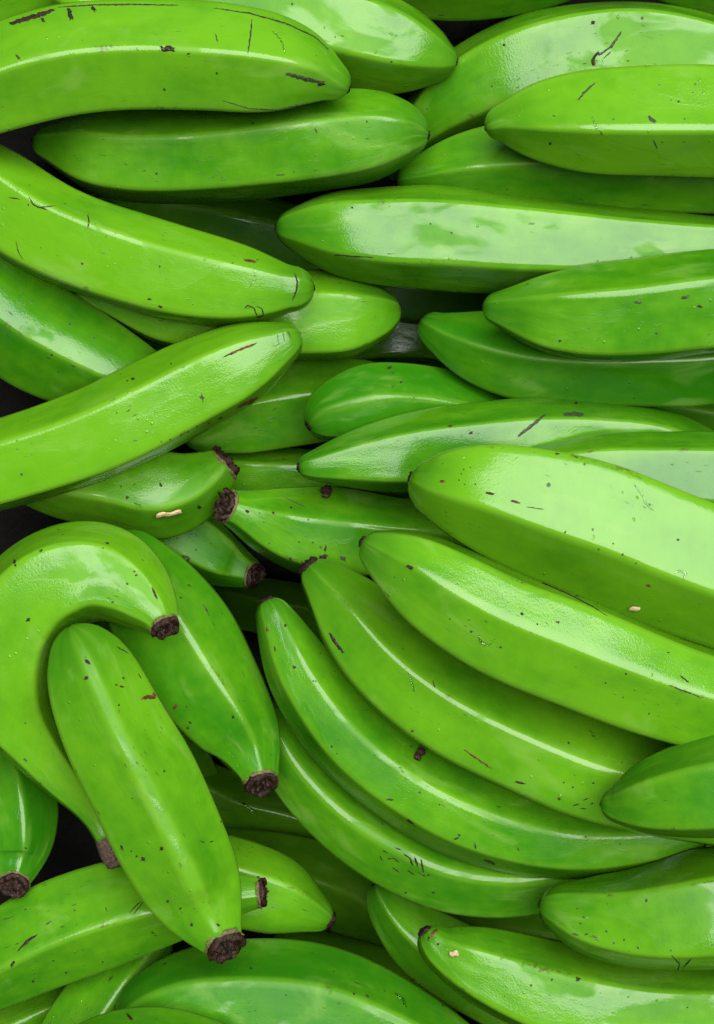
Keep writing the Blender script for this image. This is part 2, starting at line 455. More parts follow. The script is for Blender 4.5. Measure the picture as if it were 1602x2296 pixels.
rg = random.Random(4)
GN = 220
gv, gf = [], []
# ground shape invented: unseen outer bank and pits keep side light off low fruit
low = []
for _k, _b in BAN.items():
    if _b[0] < 1.5 and _k[0] in 'gh':
        _p = np.array(_b[1], float)
        for _f in np.linspace(0, len(_p) - 1, 40):
            _q = [np.interp(_f, range(len(_p)), _p[:, c]) for c in range(3)]
            _z = ZP[_k][0]
            low.append(((_q[0] - CX) / F * (H - _z), -(_q[1] - CY) / F * (H - _z), _q[2] / F * (H - _z)))
low = np.array(low)
for j in range(GN + 1):
    for i in range(GN + 1):
        gx, gy = (i / GN - 0.5) * 1.1, (j / GN - 0.5) * 1.1
        bank = max(abs(gx) / 0.25, abs(gy) / 0.335)
        bank = min(max((bank - 0.93) / 0.16, 0), 1)
        bank = bank * bank * (3 - 2 * bank)
        pit = np.min(np.hypot(low[:, 0] - gx, low[:, 1] - gy) / low[:, 2])
        pit = min(max((1.75 - pit) / 0.7, 0), 1)
        pit = pit * pit * (3 - 2 * pit)
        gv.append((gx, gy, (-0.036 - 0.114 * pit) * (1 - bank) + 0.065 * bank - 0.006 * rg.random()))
for j in range(GN):
    for i in range(GN):
        a = j * (GN + 1) + i
        gf.append((a, a + 1, a + GN + 2, a + GN + 1))
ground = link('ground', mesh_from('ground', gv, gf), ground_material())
ground['kind'] = 'structure'

# ------------------------------------------------------------------ banana builder
def catmull(p, n):
    """resample a control polyline smoothly and evenly; p has x, y, half thickness"""
    p = np.array(p, float)
    q = np.vstack([2 * p[0] - p[1], p, 2 * p[-1] - p[-2]])
    out = []
    for i in range(1, len(q) - 2):
        p0, p1, p2, p3 = q[i - 1], q[i], q[i + 1], q[i + 2]
        d0 = max(np.hypot(*(p1 - p0)[:2]), 1) ** .5
        d1 = max(np.hypot(*(p2 - p1)[:2]), 1) ** .5
        d2 = max(np.hypot(*(p3 - p2)[:2]), 1) ** .5
        m1 = d1 * ((p1 - p0) / d0 - (p2 - p0) / (d0 + d1) + (p2 - p1) / d1)
        m2 = d1 * ((p2 - p1) / d1 - (p3 - p1) / (d1 + d2) + (p3 - p2) / d2)
        for s in np.linspace(0, 1, 24, endpoint=False):
            out.append((2 * s**3 - 3 * s**2 + 1) * p1 + (s**3 - 2 * s**2 + s) * m1 + (-2 * s**3 + 3 * s**2) * p2 + (s**3 - s**2) * m2)
    out.append(p[-1])
    out = np.array(out)
    out[:, 2] = np.maximum(out[:, 2], 4)
    d = np.r_[0, np.cumsum(np.hypot(*np.diff(out[:, :2], axis=0).T))]
    t = np.linspace(0, 1, n)
    return np.stack([np.interp(t * d[-1], d, out[:, k]) for k in range(3)], 1), t


NS, NA = 84, 80      # rings along, points round


def section(ridges, flat):
    """radius over angle for a five-ridged fruit; angles measured from straight up"""
    th = np.linspace(-math.pi, math.pi, 720, endpoint=False)
    r = np.ones(720)
    prox = np.zeros(720)
    rs = sorted(ridges)
    for a, b in zip(rs, rs[1:] + [rs[0] + 2 * math.pi]):
        g = b - a
        mid = (a + b) / 2
        for sh in (-2 * math.pi, 0, 2 * math.pi):
            w = (th >= a + sh) & (th < b + sh)
            r[w] = (1 - flat) + flat * math.cos(g / 2) / np.cos(th[w] - mid - sh)
    for a in rs:
        dd = np.abs((th - a + math.pi) % (2 * math.pi) - math.pi)
        prox = np.maximum(prox, np.exp(-(dd / 0.075) ** 2))
    kx = np.arange(-24, 25)
    ker = np.exp(-(kx / 4.2) ** 2)
    ker /= ker.sum()
    r = np.convolve(np.r_[r[-24:], r, r[:24]], ker, 'valid')
    hi, lo = np.max(r * np.sin(th)), np.max(-r * np.sin(th))
    k = 2 / (hi + lo)
    return th, r * k, prox, (hi - lo) / 2 * k      # last: sideways shift that centres the outline


PEEL = {}      # key -> (root, bvh)


def ridge_angles(key, pts, P2, rnd):
    """turn ridge marks on the visible side into angles round the fruit"""
    ang = []
    for (x, y) in pts:
        i = int(np.argmin(np.hypot(P2[:, 0] - x, P2[:, 1] - y)))
        j0, j1 = max(i - 2, 0), min(i + 2, len(P2) - 1)
        tx, ty = P2[j1, :2] - P2[j0, :2]
        l = math.hypot(tx, ty)
        # side vector in the grid (y down): left of travel seen from above = world up x tangent
        sx, sy = ty / l, -tx / l
        u = ((x - P2[i, 0]) * sx + (y - P2[i, 1]) * sy) / P2[i, 2]
        ang.append(math.asin(max(-0.97, min(0.97, u))))
    ang.sort()
    if len(ang) == 1:
        a0 = ang[0]
        return [a0 + k * rad(72) + rnd.uniform(-.10, .10) * (k > 0) for k in range(5)]
    a0, a1 = ang[0], ang[-1]
    rest = 2 * math.pi - (a1 - a0)
    k = 3 if (a1 - a0) > rad(50) else 4
    k = 2 if (a1 - a0) > rad(115) else k
    return [a0, a1] + [a1 + rest * (i + 1) / (k + 1) + rnd.uniform(-.08, .08) for i in range(k)]


def wrapa(a):
    return (a + math.pi) % (2 * math.pi) - math.pi


def round_ends(pts, ends):
    """blunt fruit tips: widen the last ring and pull it in by the depth of its dome"""
    p = [list(map(float, q)) for q in pts]
    for e, (i, j) in ((0, (0, 1)), (1, (-1, -2))):
        if ends[e] != 't':
            continue
        hw = max(p[i][2], 0.74 * p[j][2])
        dx, dy = p[j][0] - p[i][0], p[j][1] - p[i][1]
        l = math.hypot(dx, dy)
        sh = min(0.72 * DOME * hw - 0.5 * p[i][2], l * 0.55)
        p[i] = [p[i][0] + dx / l * sh, p[i][1] + dy / l * sh, hw]
    return p


def smooth_spine(P):
    """even out curvature jumps between the readings"""
    k = np.exp(-(np.arange(-8, 9) / 3.4) ** 2)
    k /= k.sum()
    ext = np.vstack([2 * P[0] - P[8:0:-1], P, 2 * P[-1] - P[-2:-10:-1]])
    Q = np.stack([np.convolve(ext[:, c], k, 'valid') for c in range(3)], 1)
    n = len(P)
    w = np.clip(np.minimum(np.arange(n), n - 1 - np.arange(n)) / 5.0, 0, 1)[:, None]
    return P * (1 - w) + Q * w


DOME = 0.60


def make_banana(key, idx):
    lay, pts, ends, rpts, label = BAN[key]
    rnd = random.Random(100 + idx)
    P2, t = catmull(round_ends(pts, ends), NS)
    P2 = smooth_spine(P2)
    a, b_, c = ZP[key]
    s = t - .5
    z = a + b_ * s + c * (s * s - 1 / 12.)
    for e, amt in ZL.get(key, {}).items():
        w = np.clip((0.22 - t) / 0.22, 0, 1) if e == 0 else np.clip((t - 0.78) / 0.22, 0, 1)
        z = z + amt * w * w
    D = H - z
    C = np.stack([(P2[:, 0] - CX) / F * D, -(P2[:, 1] - CY) / F * D, z], 1)
    R = P2[:, 2] / F * D
    Tn = np.gradient(C, axis=0)
    Tn /= np.linalg.norm(Tn, axis=1)[:, None]
    up = np.array([0, 0, 1.0])
    S = np.cross(up, Tn)
    S /= np.linalg.norm(S, axis=1)[:, None]
    U = np.cross(Tn, S)
    L = np.r_[0, np.cumsum(np.linalg.norm(np.diff(C, axis=0), axis=1))]
    ra = [wrapa(x) for x in ridge_angles(key, rpts, P2, rnd)]
    flat0 = FLAT.get(key, rnd.uniform(0.90, 1.0))
    root_p = C[NS // 2] - np.array([0, 0, R[NS // 2]])
    root = bpy.data.objects.new('banana', None)
    COL.objects.link(root)
    root.empty_display_size = 0.01
    root.location = root_p
    root['label'] = label
    root['category'] = 'banana'
    root['group'] = 'green bananas heaped in the pile'
    ang = np.linspace(-math.pi, math.pi, NA, endpoint=False)
    th, r_full, prox_full, sh_full = section(ra, flat0)
    _, r_round, _, sh_round = section(ra, flat0 * 0.74)
    per = 2 * math.pi
    verts, skin, ridge_at, tip_at = [], [], [], []
    off = (rnd.uniform(0, 4), rnd.uniform(0, 4), rnd.uniform(0, 4))
    ph = [rnd.uniform(0, 6.28) for _ in range(4)]

    rf = np.interp(ang, th, r_full, period=per)
    rn = np.interp(ang, th, r_round, period=per)
    pf = np.interp(ang, th, prox_full, period=per)
    sa, ca = np.sin(ang)[:, None], np.cos(ang)[:, None]

    def ring(cen, rr, Sv, Uv, w, v, tipv):
        lump = 1 + 0.010 * np.sin(v * 55 + ph[0] + 2 * ang) + 0.008 * np.sin(v * 105 + ph[1] - ang)
        p = cen + (Sv * sa + Uv * ca) * (rr * (rf * (1 - w) + rn * w) * lump)[:, None] - Sv * rr * (sh_full * (1 - w) + sh_round * w)
        verts.append(p - root_p)
        skin.append(np.stack([ang * 0.021 + off[0], np.full(NA, v + off[1]), np.full(NA, off[2])], 1))
        ridge_at.append(pf * (1 - 0.5 * w))
        tip_at.append(np.full(NA, tipv))

    def dome(i, sign, kind):
        """a cap that carries on the slope of the skin; returns rows and depth"""
        j = i + (3 if i == 0 else -3)
        sl = max(0.0, (R[j] - R[i]) / max(abs(L[j] - L[i]), 1e-6))
        al = min(math.atan(sl), rad(60)) if kind in 'tn' else rad(84)
        rho = R[i] / math.cos(al)
        rows = []
        for f in (0.22, 0.42, 0.60, 0.76, 0.89, 0.97):
            be = al + (math.pi / 2 - al) * f
            rows.append((C[i] + sign * Tn[i] * rho * (math.sin(be) - math.sin(al)), rho * math.cos(be)))
        return rows, rho * (1 - math.sin(al))

    def tipf(i):
        d0 = L[i] if ends[0] == 't' else 9
        d1 = L[-1] - L[i] if ends[1] == 't' else 9
        e = max(0, 1 - min(d0, d1) / 0.030)
        if ends[0] == 's':
            e = max(e, 0.5 * max(0, 1 - L[i] / 0.02))
        if ends[1] == 's':
            e = max(e, 0.5 * max(0, 1 - (L[-1] - L[i]) / 0.02))
        return e * e

    rows = []
    cap0, dep0 = dome(0, -1, ends[0])
    cap1, dep1 = dome(NS - 1, 1, ends[1])
    for cen, rr in reversed(cap0):
        rows.append((cen, rr, 0, 0.0))
    for i in range(NS):
        rows.append((C[i], R[i], i, L[i]))
    for cen, rr in cap1:
        rows.append((cen, rr, NS - 1, L[-1]))
    for cen, rr, i, v in rows:
        e = min(t[i], 1 - t[i])
        w = max(0.0, 1 - e / 0.16)
        ring(cen, rr, S[i], U[i], w, v, tipf(i))
    n = len(rows)
    verts, skin = np.concatenate(verts), np.concatenate(skin)
    ridge_at, tip_at = np.concatenate(ridge_at), np.concatenate(tip_at)
    faces = []
    for j in range(n - 1):
        for k in range(NA):
            k2 = (k + 1) % NA
            faces.append((j * NA + k, (j + 1) * NA + k, (j + 1) * NA + k2, j * NA + k2))
    faces.append(tuple(range(NA)))
    faces.append(tuple((n - 1) * NA + k for k in range(NA - 1, -1, -1)))
    me = mesh_from('peel', verts, faces)
    for nm, typ, data in (('skin', 'FLOAT_VECTOR', np.array(skin, 'f').ravel()),):
        at = me.attributes.new(nm, typ, 'POINT')
        at.data.foreach_set('vector', data)
    nv = len(verts)
    for nm, data in (('ridge', ridge_at), ('tip', tip_at),
                     ('tone', [TONE.get(key, 0) + rnd.uniform(-.09, .09)] * nv), ('wet', [WET.get(key, 0.0) + rnd.uniform(-.03, .03)] * nv)):
        at = me.attributes.new(nm, 'FLOAT', 'POINT')
        at.data.foreach_set('value', np.array(data, 'f'))
    peel = link('peel', me, M_PEEL, root)
    wv = [Vector(v + root_p) for v in verts]
    PEEL[key] = (root, BVHTree.FromPolygons(wv, faces), root_p)

    # ends
    for e, kind in ((0, ends[0]), (1, ends[1])):
        i = 0 if e == 0 else NS - 1
        sg = -1 if e == 0 else 1
        if kind == 's':
            stem_end(root, root_p, C[i], sg * Tn[i], S[i], U[i], R[i], rnd)
        elif kind == 't':
            nub(root, root_p, C[i] + sg * Tn[i] * ((dep0, dep1)[e] - 0.0004), sg * Tn[i], S[i], U[i], R[i], rnd, NUB.get(key, 1.0))
        elif kind == 'f':
            stalk(root, root_p, C[i], sg * Tn[i], S[i], U[i], R[i], rnd)
    return root


def lathe_lump(rows, A, Sv, Uv, rnd, jag, seg=28):
    """rows of (offset along axis, radius); every ring is roughened"""
    verts, faces = [], []
    ph = [(rnd.uniform(0, 6.28), rnd.randint(2, 9), rnd.uniform(.3, 1)) for _ in range(6)]
    for j, (o, r) in enumerate(rows):
        for k in range(seg):
            q = 2 * math.pi * k / seg
            w = sum(am * math.sin(m_ * q + p + j * 0.7) for p, m_, am in ph) / 3
            ax = o + jag * 0.6 * w * (j > 0) + rnd.uniform(-1, 1) * jag * 0.35 * (j > 0)
            rr = r * (1 + 0.10 * w + rnd.uniform(-.05, .05))
            verts.append(A * ax + (Sv * math.sin(q) + Uv * math.cos(q)) * rr)
    for j in range(len(rows) - 1):
        for k in range(seg):
            k2 = (k + 1) % seg
            faces.append((j * seg + k, j * seg + k2, (j + 1) * seg + k2, (j + 1) * seg + k))
    faces.append(tuple((len(rows) - 1) * seg + k for k in range(seg)))
    return verts, faces


def stem_end(root, root_p, C, A, Sv, Uv, R, rnd):
    """dark corky cut with a thin pale rim"""
    rv, rf = lathe_lump([(-0.12 * R, R * 0.97), (-0.02 * R, R * 1.02), (0.07 * R, R * 1.01), (0.12 * R, R * 0.92), (0.06 * R, R * 0.7)], A, Sv, Uv, rnd, R * 0.06)
    me = mesh_from('cut_rim', [v + C - root_p for v in rv], rf)
    st = link('cut_rim', me, M_RIM, root)
    R = R * 0.95
    cv, cf = lathe_lump([(-0.02 * R, R * 0.92), (0.10 * R, R * 1.0), (0.26 * R, R * 1.02), (0.36 * R, R * 0.98), (0.44 * R, R * 0.86), (0.36 * R, R * 0.72),
                         (0.20 * R, R * 0.58), (0.26 * R, R * 0.44), (0.40 * R, R * 0.32), (0.28 * R, R * 0.20), (0.32 * R, R * 0.08)], A, Sv, Uv, rnd, R * 0.30, 40)
    link('stem_cut', mesh_from('stem_cut', [v + C - root_p for v in cv], cf), M_CORK, root)


def nub(root, root_p, C, A, Sv, Uv, R, rnd, size):
    r = min(max(R * 0.27, 0.0014), 0.0034) * size
    cv, cf = lathe_lump([(-0.5 * r, r * 1.2), (0.05 * r, r * 1.1), (0.30 * r, r * 0.8), (0.15 * r, r * 0.5), (0.4 * r, r * 0.25)], A, Sv, Uv, rnd, r * 0.4, 14)
    link('flower_scar', mesh_from('flower_scar', [v + C - root_p for v in cv], cf), M_NUB, root)


def stalk(root, root_p, C, A, Sv, Uv, R, rnd):
    cv, cf = lathe_lump([(-0.2 * R, R * 0.95), (0.4 * R, R * 1.1), (1.2 * R, R * 1.25), (2.2 * R, R * 1.2), (2.6 * R, R * 0.9), (2.7 * R, R * 0.3)], A, Sv, Uv, rnd, R * 0.12)
    link('dried_stalk', mesh_from('dried_stalk', [v + C - root_p for v in cv], cf), M_DRY, root)


def ray_hit(key, x, y):
    root, bvh, rp = PEEL[key]
    d = Vector(((x - CX) / F, -(y - CY) / F, -1)).normalized()
    h = bvh.ray_cast(Vector((0, 0, H)), d)
    if h[0] is None:
        return None
    return (h[0], h[1] if h[1].dot(d) < 0 else -h[1])


def scar(key, line, width, mat, idx, lift=0.00022, name='scar'):
    """a thin raised scab that follows the skin along a short line"""
    rnd = random.Random(900 + idx)
    p = np.array(line, float)
    d = np.r_[0, np.cumsum(np.hypot(*np.diff(p, axis=0).T))]
    n = max(4, int(d[-1] / 5) + 1)
    tt = np.linspace(0, d[-1], n)
    xs = np.interp(tt, d, p[:, 0])
    ys = np.interp(tt, d, p[:, 1])
    tx, ty = np.gradient(xs), np.gradient(ys)
    prof = [(-1.0, -0.8), (-0.55, 0.8), (0.0, 1.0), (0.55, 0.8), (1.0, -0.8)]
    root, _, rp = PEEL[key]
    verts, faces, rows = [], [], 0
    for i in range(n):
        l = math.hypot(tx[i], ty[i]) or 1
        nx, ny = -ty[i] / l, tx[i] / l
        f = i / (n - 1)
        w = width * 0.5 * (math.sin(math.pi * (0.06 + 0.88 * f)) ** 0.5) * rnd.uniform(0.65, 1.15)
        cx, cy = xs[i] + nx * rnd.uniform(-.09, .09) * width, ys[i] + ny * rnd.uniform(-.09, .09) * width
        row = []
        for o, hgt in prof:
            hh = ray_hit(key, cx + nx * o * w + rnd.uniform(-.5, .5), cy + ny * o * w + rnd.uniform(-.5, .5))
            if hh is None:
                break
            row.append(hh[0] + hh[1] * lift * hgt * (1 if 0 < i < n - 1 else -1))
        if len(row) == 5:
            verts += [np.array(q) - rp for q in row]
            rows += 1
    for j in range(rows - 1):
        for k in range(4):
            faces.append((j * 5 + k, j * 5 + k + 1, (j + 1) * 5 + k + 1, (j + 1) * 5 + k))
    if rows > 2:
        link(name, mesh_from(name, verts, faces), mat, root)


TONE = {}
FLAT = {}
WET = {}
NUB = {}

TONE.update({'a1': .10, 'a2': .05, 'a5': .06, 'a6': .22, 'b1': .18, 'b5': .14, 'b7': .24, 'c3': .14, 'd1': .08, 'd2': .10, 'e2': .06, 'e3': .12, 'a8': .04,
             'b2': -.04, 'b4': -.16, 'b9': -.10, 'c1': -.06, 'e1': -.05, 'e4': -.20, 'f1': -.08, 'd5': -.03, 'd7': .06, 'b6': -.05, 'c4': .06, 'c7': -.05})
WET.update({k: -.25 for k in BAN if k[0] == 'h' or k in ('g1', 'g3', 'g5', 'g7', 'g8', 'g9')})
WET.update({'c3': .16, 'd1': .08, 'd2': .05, 'c1': .14, 'c2': .12, 'a8': -.10, 'a1': -.02, 'd3': -.08, 'd4': -.08, 'd5': -.2, 'e3': -.08, 'b7': .0, 'd6': -.02, 'd7': -.02, 'c6': .03, 'e2': -.14, 'f1': -.14, 'c7': -.2, 'e5': -.04})
NUB.update({k: 0.85 for k in BAN})
NUB.update({'d2': 1.9, 'd1': 1.3, 'd7': 1.6, 'e6': 1.9, 'c1': 1.3, 'd3': 1.4, 'e2': 0.35, 'b1': 0.6, 'b7': 0.5})
for _i, _k in enumerate(BAN):
    make_banana(_k, _i)

# ------------------------------------------------------------------ scars and scabs on the skins
def water_material():
    m, nt, b = new_mat('water_streak')
    b.inputs['Base Color'].default_value = (0.9, 1.0, 0.9, 1)
    b.inputs['Roughness'].default_value = 0.02
    b.inputs['IOR'].default_value = 1.33
    b.inputs['Transmission Weight'].default_value = 1.0
    return m


M_WATER = water_material()
SM = {'s': M_SCAR, 'g': M_SCARG, 'r': M_SCARR}
SCARS = {
 'a1': [('s', 14, (20,54),(60,42),(100,30),(125,21)), ('s', 10, (95,38),(99,52)), ('s', 14, (154,16),(161,46)), ('s', 12, (203,14),(216,26)),
        ('s', 4, (130,16),(220,11),(300,10),(400,12)), ('s', 4, (480,18),(560,30),(640,52),(705,82),(738,112)), ('s', 17, (358,110),(394,110)),
        ('g', 12, (640,165),(690,178),(728,186)), ('s', 15, (710,192),(730,186)), ('g', 3, (500,225),(560,243),(620,246),(690,230)),
        ('g', 9, (36,120),(46,137)), ('g', 5, (566,42),(562,80),(556,122)), ('s', 5, (419,120),(427,121)), ('s', 6, (484,163),(489,166)), ('g', 4, (484,75),(488,95))],
 'a5': [('s', 13, (1324,50),(1336,51)), ('s', 10, (1332,150),(1330,132),(1345,114)), ('g', 7, (1340,125),(1370,106),(1395,70)), ('g', 4, (1352,132),(1372,115)), ('s', 8, (1127,100),(1134,102))],
 'a6': [('g', 7, (1295,226),(1310,208),(1336,185)), ('s', 8, (1231,322),(1238,322)), ('s', 6, (1520,226),(1524,230)), ('g', 11, (1452,260),(1472,276)), ('g', 4, (1466,312),(1474,334)), ('s', 4, (1240,258),(1246,262))],
 'a8': [('g', 4, (620,392),(640,392)), ('s', 6, (910,378),(924,366)), ('g', 4, (706,285),(712,300))],
 'b1': [('s', 4, (65,440),(76,460),(108,471)), ('s', 3, (20,442),(46,447)), ('s', 3, (84,465),(126,462)), ('s', 5, (197,480),(200,496),(197,513)), ('r', 8, (546,582),(576,588)),
        ('s', 4, (548,692),(556,684),(570,690),(578,712),(592,706),(588,692),(574,686)), ('s', 6, (330,670),(341,672)), ('s', 8, (354,685),(366,690)),
        ('s', 5, (661,612),(667,632),(665,652),(655,676)), ('g', 3, (36,540),(42,565),(52,582)), ('s', 4, (520,590),(524,590))],
 'b2': [('s', 6, (788,463),(792,468)), ('s', 4, (750,571),(800,575),(840,577)), ('g', 6, (964,500),(968,504)), ('g', 5, (1010,520),(1016,524))],
 'b3': [('s', 7, (1252,765),(1260,764)), ('s', 8, (1563,684),(1576,690)), ('g', 10, (1526,668),(1548,664)), ('g', 8, (1420,676),(1440,680))],
 'b7': [('r', 7, (500,801),(540,783),(578,769)), ('r', 11, (532,915),(560,901),(580,890)), ('s', 9, (294,851),(303,849)), ('s', 5, (284,854),(288,853)), ('g', 10, (448,888),(460,895)), ('g', 4, (452,880),(456,904)),
        ('s', 4, (420,968),(424,968)), ('s', 4, (404,975),(408,974)), ('s', 4, (380,986),(384,985)), ('s', 4, (440,956),(444,955)), ('s', 5, (490,940),(500,936)), ('s', 4, (360,990),(364,990)), ('s', 4, (466,950),(470,948)),
        ('g', 2, (622,748),(626,772)), ('g', 2, (633,742),(640,768)), ('g', 3, (643,738),(654,760)), ('s', 6, (382,815),(386,816)), ('g', 5, (260,925),(264,927))],
 'b9': [('s', 6, (868,825),(880,824)), ('s', 4, (896,857),(904,856)), ('s', 4, (878,868),(882,868))],
 'c1': [('g', 9, (1160,980),(1190,956),(1226,928)), ('g', 13, (1262,928),(1312,930)), ('s', 6, (1004,956),(1016,954)), ('s', 8, (1050,971),(1062,970)), ('s', 6, (1288,904),(1296,903))],
 'c3': [('r', 7, (984,1078),(1001,1081)), ('s', 7, (1087,1104),(1111,1109)), ('r', 7, (1144,1122),(1168,1129)), ('s', 4, (1038,1052),(1042,1053)), ('s', 4, (1054,1048),(1057,1049)), ('s', 4, (1033,1062),(1037,1063)),
        ('s', 4, (1028,1076),(1032,1077)), ('s', 4, (1040,1086),(1044,1086)), ('s', 4, (1064,1084),(1068,1086)), ('s', 5, (1244,1017),(1256,1018)), ('s', 4, (1288,1024),(1297,1027)), ('r', 8, (1448,1312),(1460,1314)),
        ('s', 4, (1265,1196),(1271,1190)), ('s', 5, (1373,1219),(1378,1219)), ('s', 7, (1394,1243),(1399,1244)), ('s', 6, (1517,1211),(1525,1210)), ('s', 4, (1425,1262),(1428,1264)), ('r', 3, (1180,1136),(1220,1142))],
 'c4': [('s', 7, (357,1080),(364,1094)), ('s', 7, (315,1195),(322,1196)), ('s', 8, (442,1134),(452,1140)), ('s', 5, (270,1090),(274,1091)), ('g', 6, (300,1085),(304,1086))],
 'c6': [('s', 10, (550,1143),(560,1151)), ('s', 8, (611,1146),(616,1154)), ('s', 6, (650,1138),(656,1139)), ('s', 5, (602,1218),(606,1219)), ('g', 2, (640,1116),(687,1138)), ('s', 24, (704,1284),(718,1262),(734,1240)), ('s', 6, (728,1238),(732,1222)),
        ('s', 6, (648,1250),(656,1256)), ('s', 5, (700,1216),(704,1217)), ('g', 16, (760,1250),(778,1256)), ('s', 5, (690,1165),(694,1166)), ('g', 6, (820,1225),(826,1240))],
 'c7': [('g', 22, (406,1250),(428,1258))],
 'd1': [('s', 14, (910,1267),(928,1277)), ('s', 3, (1215,1306),(1250,1321),(1290,1339),(1330,1361),(1362,1381)), ('s', 4, (1235,1306),(1275,1326),(1302,1338)), ('s', 8, (1167,1374),(1175,1379)), ('s', 5, (1203,1398),(1208,1401)),
        ('s', 5, (1524,1514),(1546,1531)), ('g', 4, (1500,1535),(1530,1548),(1570,1562)), ('s', 5, (1496,1462),(1502,1464)), ('s', 5, (1356,1530),(1360,1532)), ('s', 5, (1454,1600),(1458,1600)), ('g', 7, (1246,1394),(1256,1396))],
 'd2': [('s', 11, (738,1418),(753,1441),(772,1466)), ('r', 9, (921,1636),(930,1640)), ('r', 5, (1040,1680),(1070,1701),(1104,1724)), ('s', 7, (1154,1752),(1180,1758)), ('s', 5, (1263,1754),(1267,1755)), ('s', 6, (1328,1754),(1334,1757)),
        ('s', 3, (1284,1806),(1300,1803)), ('s', 3, (1306,1794),(1320,1790)), ('s', 3, (1300,1812),(1316,1814)), ('s', 3, (1240,1822),(1262,1832)), ('s', 4, (1325,1802),(1332,1801)), ('g', 4, (970,1525),(976,1545)), ('s', 6, (1250,1790),(1258,1794))],
 'd3': [('r', 8, (599,1404),(601,1418)), ('s', 8, (637,1404),(644,1400)), ('s', 7, (658,1492),(663,1500)), ('s', 6, (701,1526),(705,1528)), ('s', 5, (616,1448),(618,1462)), ('s', 6, (1016,1883),(1032,1877)), ('s', 6, (1026,1870),(1033,1875)), ('s', 7, (912,1836),(930,1850)),
        ('s', 4, (1065,1888),(1067,1906)), ('s', 5, (1160,1900),(1164,1908)), ('s', 4, (984,1803),(988,1806)), ('s', 5, (866,1792),(884,1794)), ('s', 7, (1085,1928),(1112,1938)), ('s', 5, (1312,1874),(1316,1878))],
 'd4': [('s', 4, (858,1906),(870,1913)), ('s', 4, (884,1900),(902,1906)), ('s', 4, (868,1926),(884,1924),(896,1934)), ('s', 5, (905,1914),(920,1924),(926,1942)), ('s', 4, (880,1944),(896,1956)), ('s', 6, (930,1920),(938,1946)), ('s', 4, (914,1950),(930,1962)),
        ('s', 6, (945,1924),(950,1958)), ('s', 3, (852,1918),(858,1930)), ('g', 4, (938,1955),(956,1966)), ('s', 4, (856,1846),(860,1850)), ('s', 4, (968,2000),(976,2002))],
 'd6': [('s', 4, (1505,2140),(1525,2162),(1518,2180)), ('s', 4, (1552,2148),(1532,2170)), ('s', 5, (1502,2131),(1507,2131)), ('s', 5, (1397,2107),(1402,2107)), ('s', 5, (1300,2070),(1304,2071)), ('g', 6, (1282,2092),(1300,2098)), ('g', 5, (1310,2096),(1322,2094))],
 'd7': [('r', 10, (966,2104),(972,2090),(984,2082)), ('s', 8, (960,2112),(964,2098)), ('s', 14, (1290,2194),(1303,2199)), ('s', 6, (979,2117),(986,2117)), ('s', 4, (1540,2258),(1544,2260))],
 'e1': [('s', 8, (424,1616),(428,1624)), ('s', 7, (420,1630),(424,1634)), ('r', 10, (386,1592),(400,1580)), ('s', 6, (521,1602),(524,1612)), ('s', 6, (624,1676),(628,1690)), ('g', 4, (455,1353),(470,1382)), ('s', 4, (420,1310),(428,1316)), ('g', 4, (545,1570),(548,1572))],
 'e2': [('s', 9, (190,1477),(204,1492)), ('s', 9, (188,1522),(200,1519)), ('s', 6, (258,1534),(264,1537)), ('s', 6, (268,1538),(280,1541)), ('r', 12, (316,1566),(336,1562),(352,1566)), ('r', 15, (342,1552),(356,1574),(380,1594)), ('s', 11, (358,1903),(368,1903)),
        ('s', 14, (316,1926),(327,1927)), ('s', 7, (304,1920),(310,1920)), ('s', 7, (272,1894),(276,1908)), ('s', 10, (426,2073),(434,2074)), ('s', 7, (373,2020),(380,2021)), ('s', 6, (402,2036),(408,2037)), ('s', 9, (486,2070),(493,2078)),
        ('s', 3, (448,1884),(460,1890)), ('s', 3, (470,1888),(480,1886)), ('s', 5, (494,1840),(498,1844)), ('s', 3, (262,1450),(290,1466)), ('s', 3, (310,1510),(318,1522)), ('g', 4, (108,1545),(114,1560)), ('s', 4, (295,1790),(299,1790))],
 'e3': [('s', 12, (58,1389),(69,1390)), ('s', 8, (33,1252),(35,1272)), ('s', 6, (340,1314),(348,1332),(354,1346)), ('s', 6, (299,1280),(304,1283)), ('s', 6, (303,1288),(308,1291)), ('s', 5, (236,1216),(246,1220)), ('s', 4, (230,1228),(233,1230)), ('g', 5, (130,1187),(134,1189)), ('s', 7, (402,1378),(405,1382)), ('g', 8, (52,1700),(62,1708))],
 'e5': [('s', 7, (38,2134),(60,2112),(86,2094)), ('s', 8, (24,2170),(34,2152)), ('s', 3, (290,2046),(318,2020)), ('s', 3, (300,2050),(322,2022)), ('s', 6, (72,2200),(78,2200)), ('s', 6, (146,2180),(151,2181)), ('s', 3, (166,2038),(170,2044)), ('s', 3, (238,2034),(240,2044)), ('s', 5, (228,2156),(233,2157))],
 'e4': [('s', 5, (55,1900),(60,1903))],
 'f1': [('s', 5, (640,2230),(644,2232)), ('s', 5, (560,2170),(566,2172)), ('g', 6, (820,2230),(828,2236))],
 'f4': [('s', 7, (284,2270),(298,2290))],
}
_n = 0
for _k, _l in SCARS.items():
    for _s in _l:
        _n += 1
        scar(_k, _s[2:], _s[1] * 1.1, SM[_s[0]], _n)
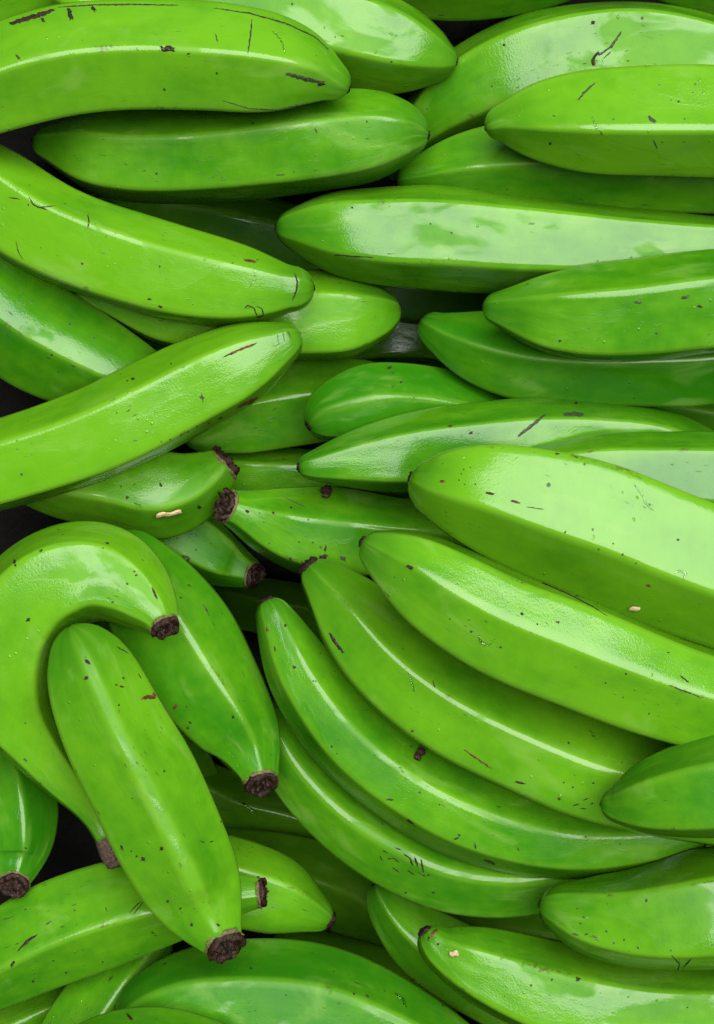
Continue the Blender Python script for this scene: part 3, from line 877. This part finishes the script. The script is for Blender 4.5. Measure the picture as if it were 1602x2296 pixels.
for _k, _w, *_p in (('c3', 6, (1422,1086),(1440,1108),(1448,1128),(1466,1146)), ('d1', 6, (1074,1424),(1080,1442),(1096,1446),(1112,1430)),
                    ('c3', 9, (1512,1286),(1528,1278),(1540,1288),(1530,1300)), ('a1', 5, (612,70),(632,92),(640,120)), ('a6', 6, (1330,262),(1336,285),(1352,300)),
                    ('d2', 6, (918,1508),(924,1530),(930,1552)), ('f1', 7, (886,2228),(904,2240),(910,2262)), ('e5', 6, (338,2086),(352,2100)), ('b1', 5, (570,600),(574,625),(560,640)),
                    ('g2', 8, (530,1790),(560,1812),(575,1830))):
    _n += 1
    scar(_k, _p, _w, M_WATER, _n, 0.0006, 'water_streak')


# ------------------------------------------------------------------ loose bits lying on the fruit
def loose_bit(name, key, x, y, length, width, ang, mat, label, cat, thick=0.0012, curl=0.3, drop=0.0):
    """a small curled dry flake with real thickness, resting on a skin"""
    rnd = random.Random(len(label) * 7 + int(x))
    hp, hn = ray_hit(key, x, y)
    sc = (H - hp.z) / F
    z = hn.normalized()
    xa = Vector((math.cos(rad(ang)), math.sin(rad(ang)), 0))
    xa = (xa - z * xa.dot(z)).normalized()
    ya = z.cross(xa)
    L_, W_ = length * sc, width * sc
    n, mth = 9, 5
    verts, faces = [], []
    for side in (1, 0):
        for i in range(n):
            f = i / (n - 1)
            w = W_ / 2 * (0.35 + 0.65 * math.sin(math.pi * (0.08 + 0.84 * f)) ** 0.6) * (1 + 0.22 * math.sin(7 * f + x))
            bend = 0.10 * L_ * math.sin(3.0 * f * math.pi + y)
            for j in range(mth):
                g = j / (mth - 1) * 2 - 1
                hgt = thick * (0.35 + side * (1 - 0.5 * g * g)) + curl * W_ * 0.25 * (g * g) + rnd.uniform(-.1, .1) * thick
                verts.append(xa * ((f - .5) * L_ + rnd.uniform(-.03, .03) * L_) + ya * (g * w + bend * 0.4) + z * hgt)
    o2 = n * mth
    for i in range(n - 1):
        for j in range(mth - 1):
            a = i * mth + j
            faces.append((a, a + 1, a + mth + 1, a + mth))
            faces.append((o2 + a, o2 + a + mth, o2 + a + mth + 1, o2 + a + 1))
    rim = [i * mth for i in range(n)] + [(n - 1) * mth + j for j in range(1, mth)] + [i * mth + mth - 1 for i in range(n - 2, -1, -1)] + [j for j in range(mth - 2, 0, -1)]
    for a, b in zip(rim, rim[1:] + rim[:1]):
        faces.append((a, b, o2 + b, o2 + a))
    o = link(name, mesh_from(name, verts, faces), mat)
    o.location = hp
    o['label'] = label
    o['category'] = cat


loose_bit('straw_flake', 'c4', 378, 1149, 56, 18, -8, M_STRAW, 'pale straw flake lying on the banana with the ragged brown stem', 'flake')
loose_bit('dried_bract', 'c6', 732, 1108, 40, 22, 85, M_BIT, 'small brown bract standing on the upper edge of the folded-stem banana', 'bract', 0.002)
loose_bit('dried_bract', 'd3', 938, 1694, 32, 18, 55, M_BIT, 'tiny dark red bract stuck between two curved fan bananas', 'bract', 0.002)
loose_bit('pale_chip', 'c3', 1424, 1362, 26, 13, 25, M_STRAW, 'pale chip on the underside edge of the largest pale banana', 'chip')
loose_bit('white_crumb', 'd7', 1020, 2138, 20, 13, 10, M_STRAW, 'whitish crumb near the red and black banana tip at bottom right', 'crumb')
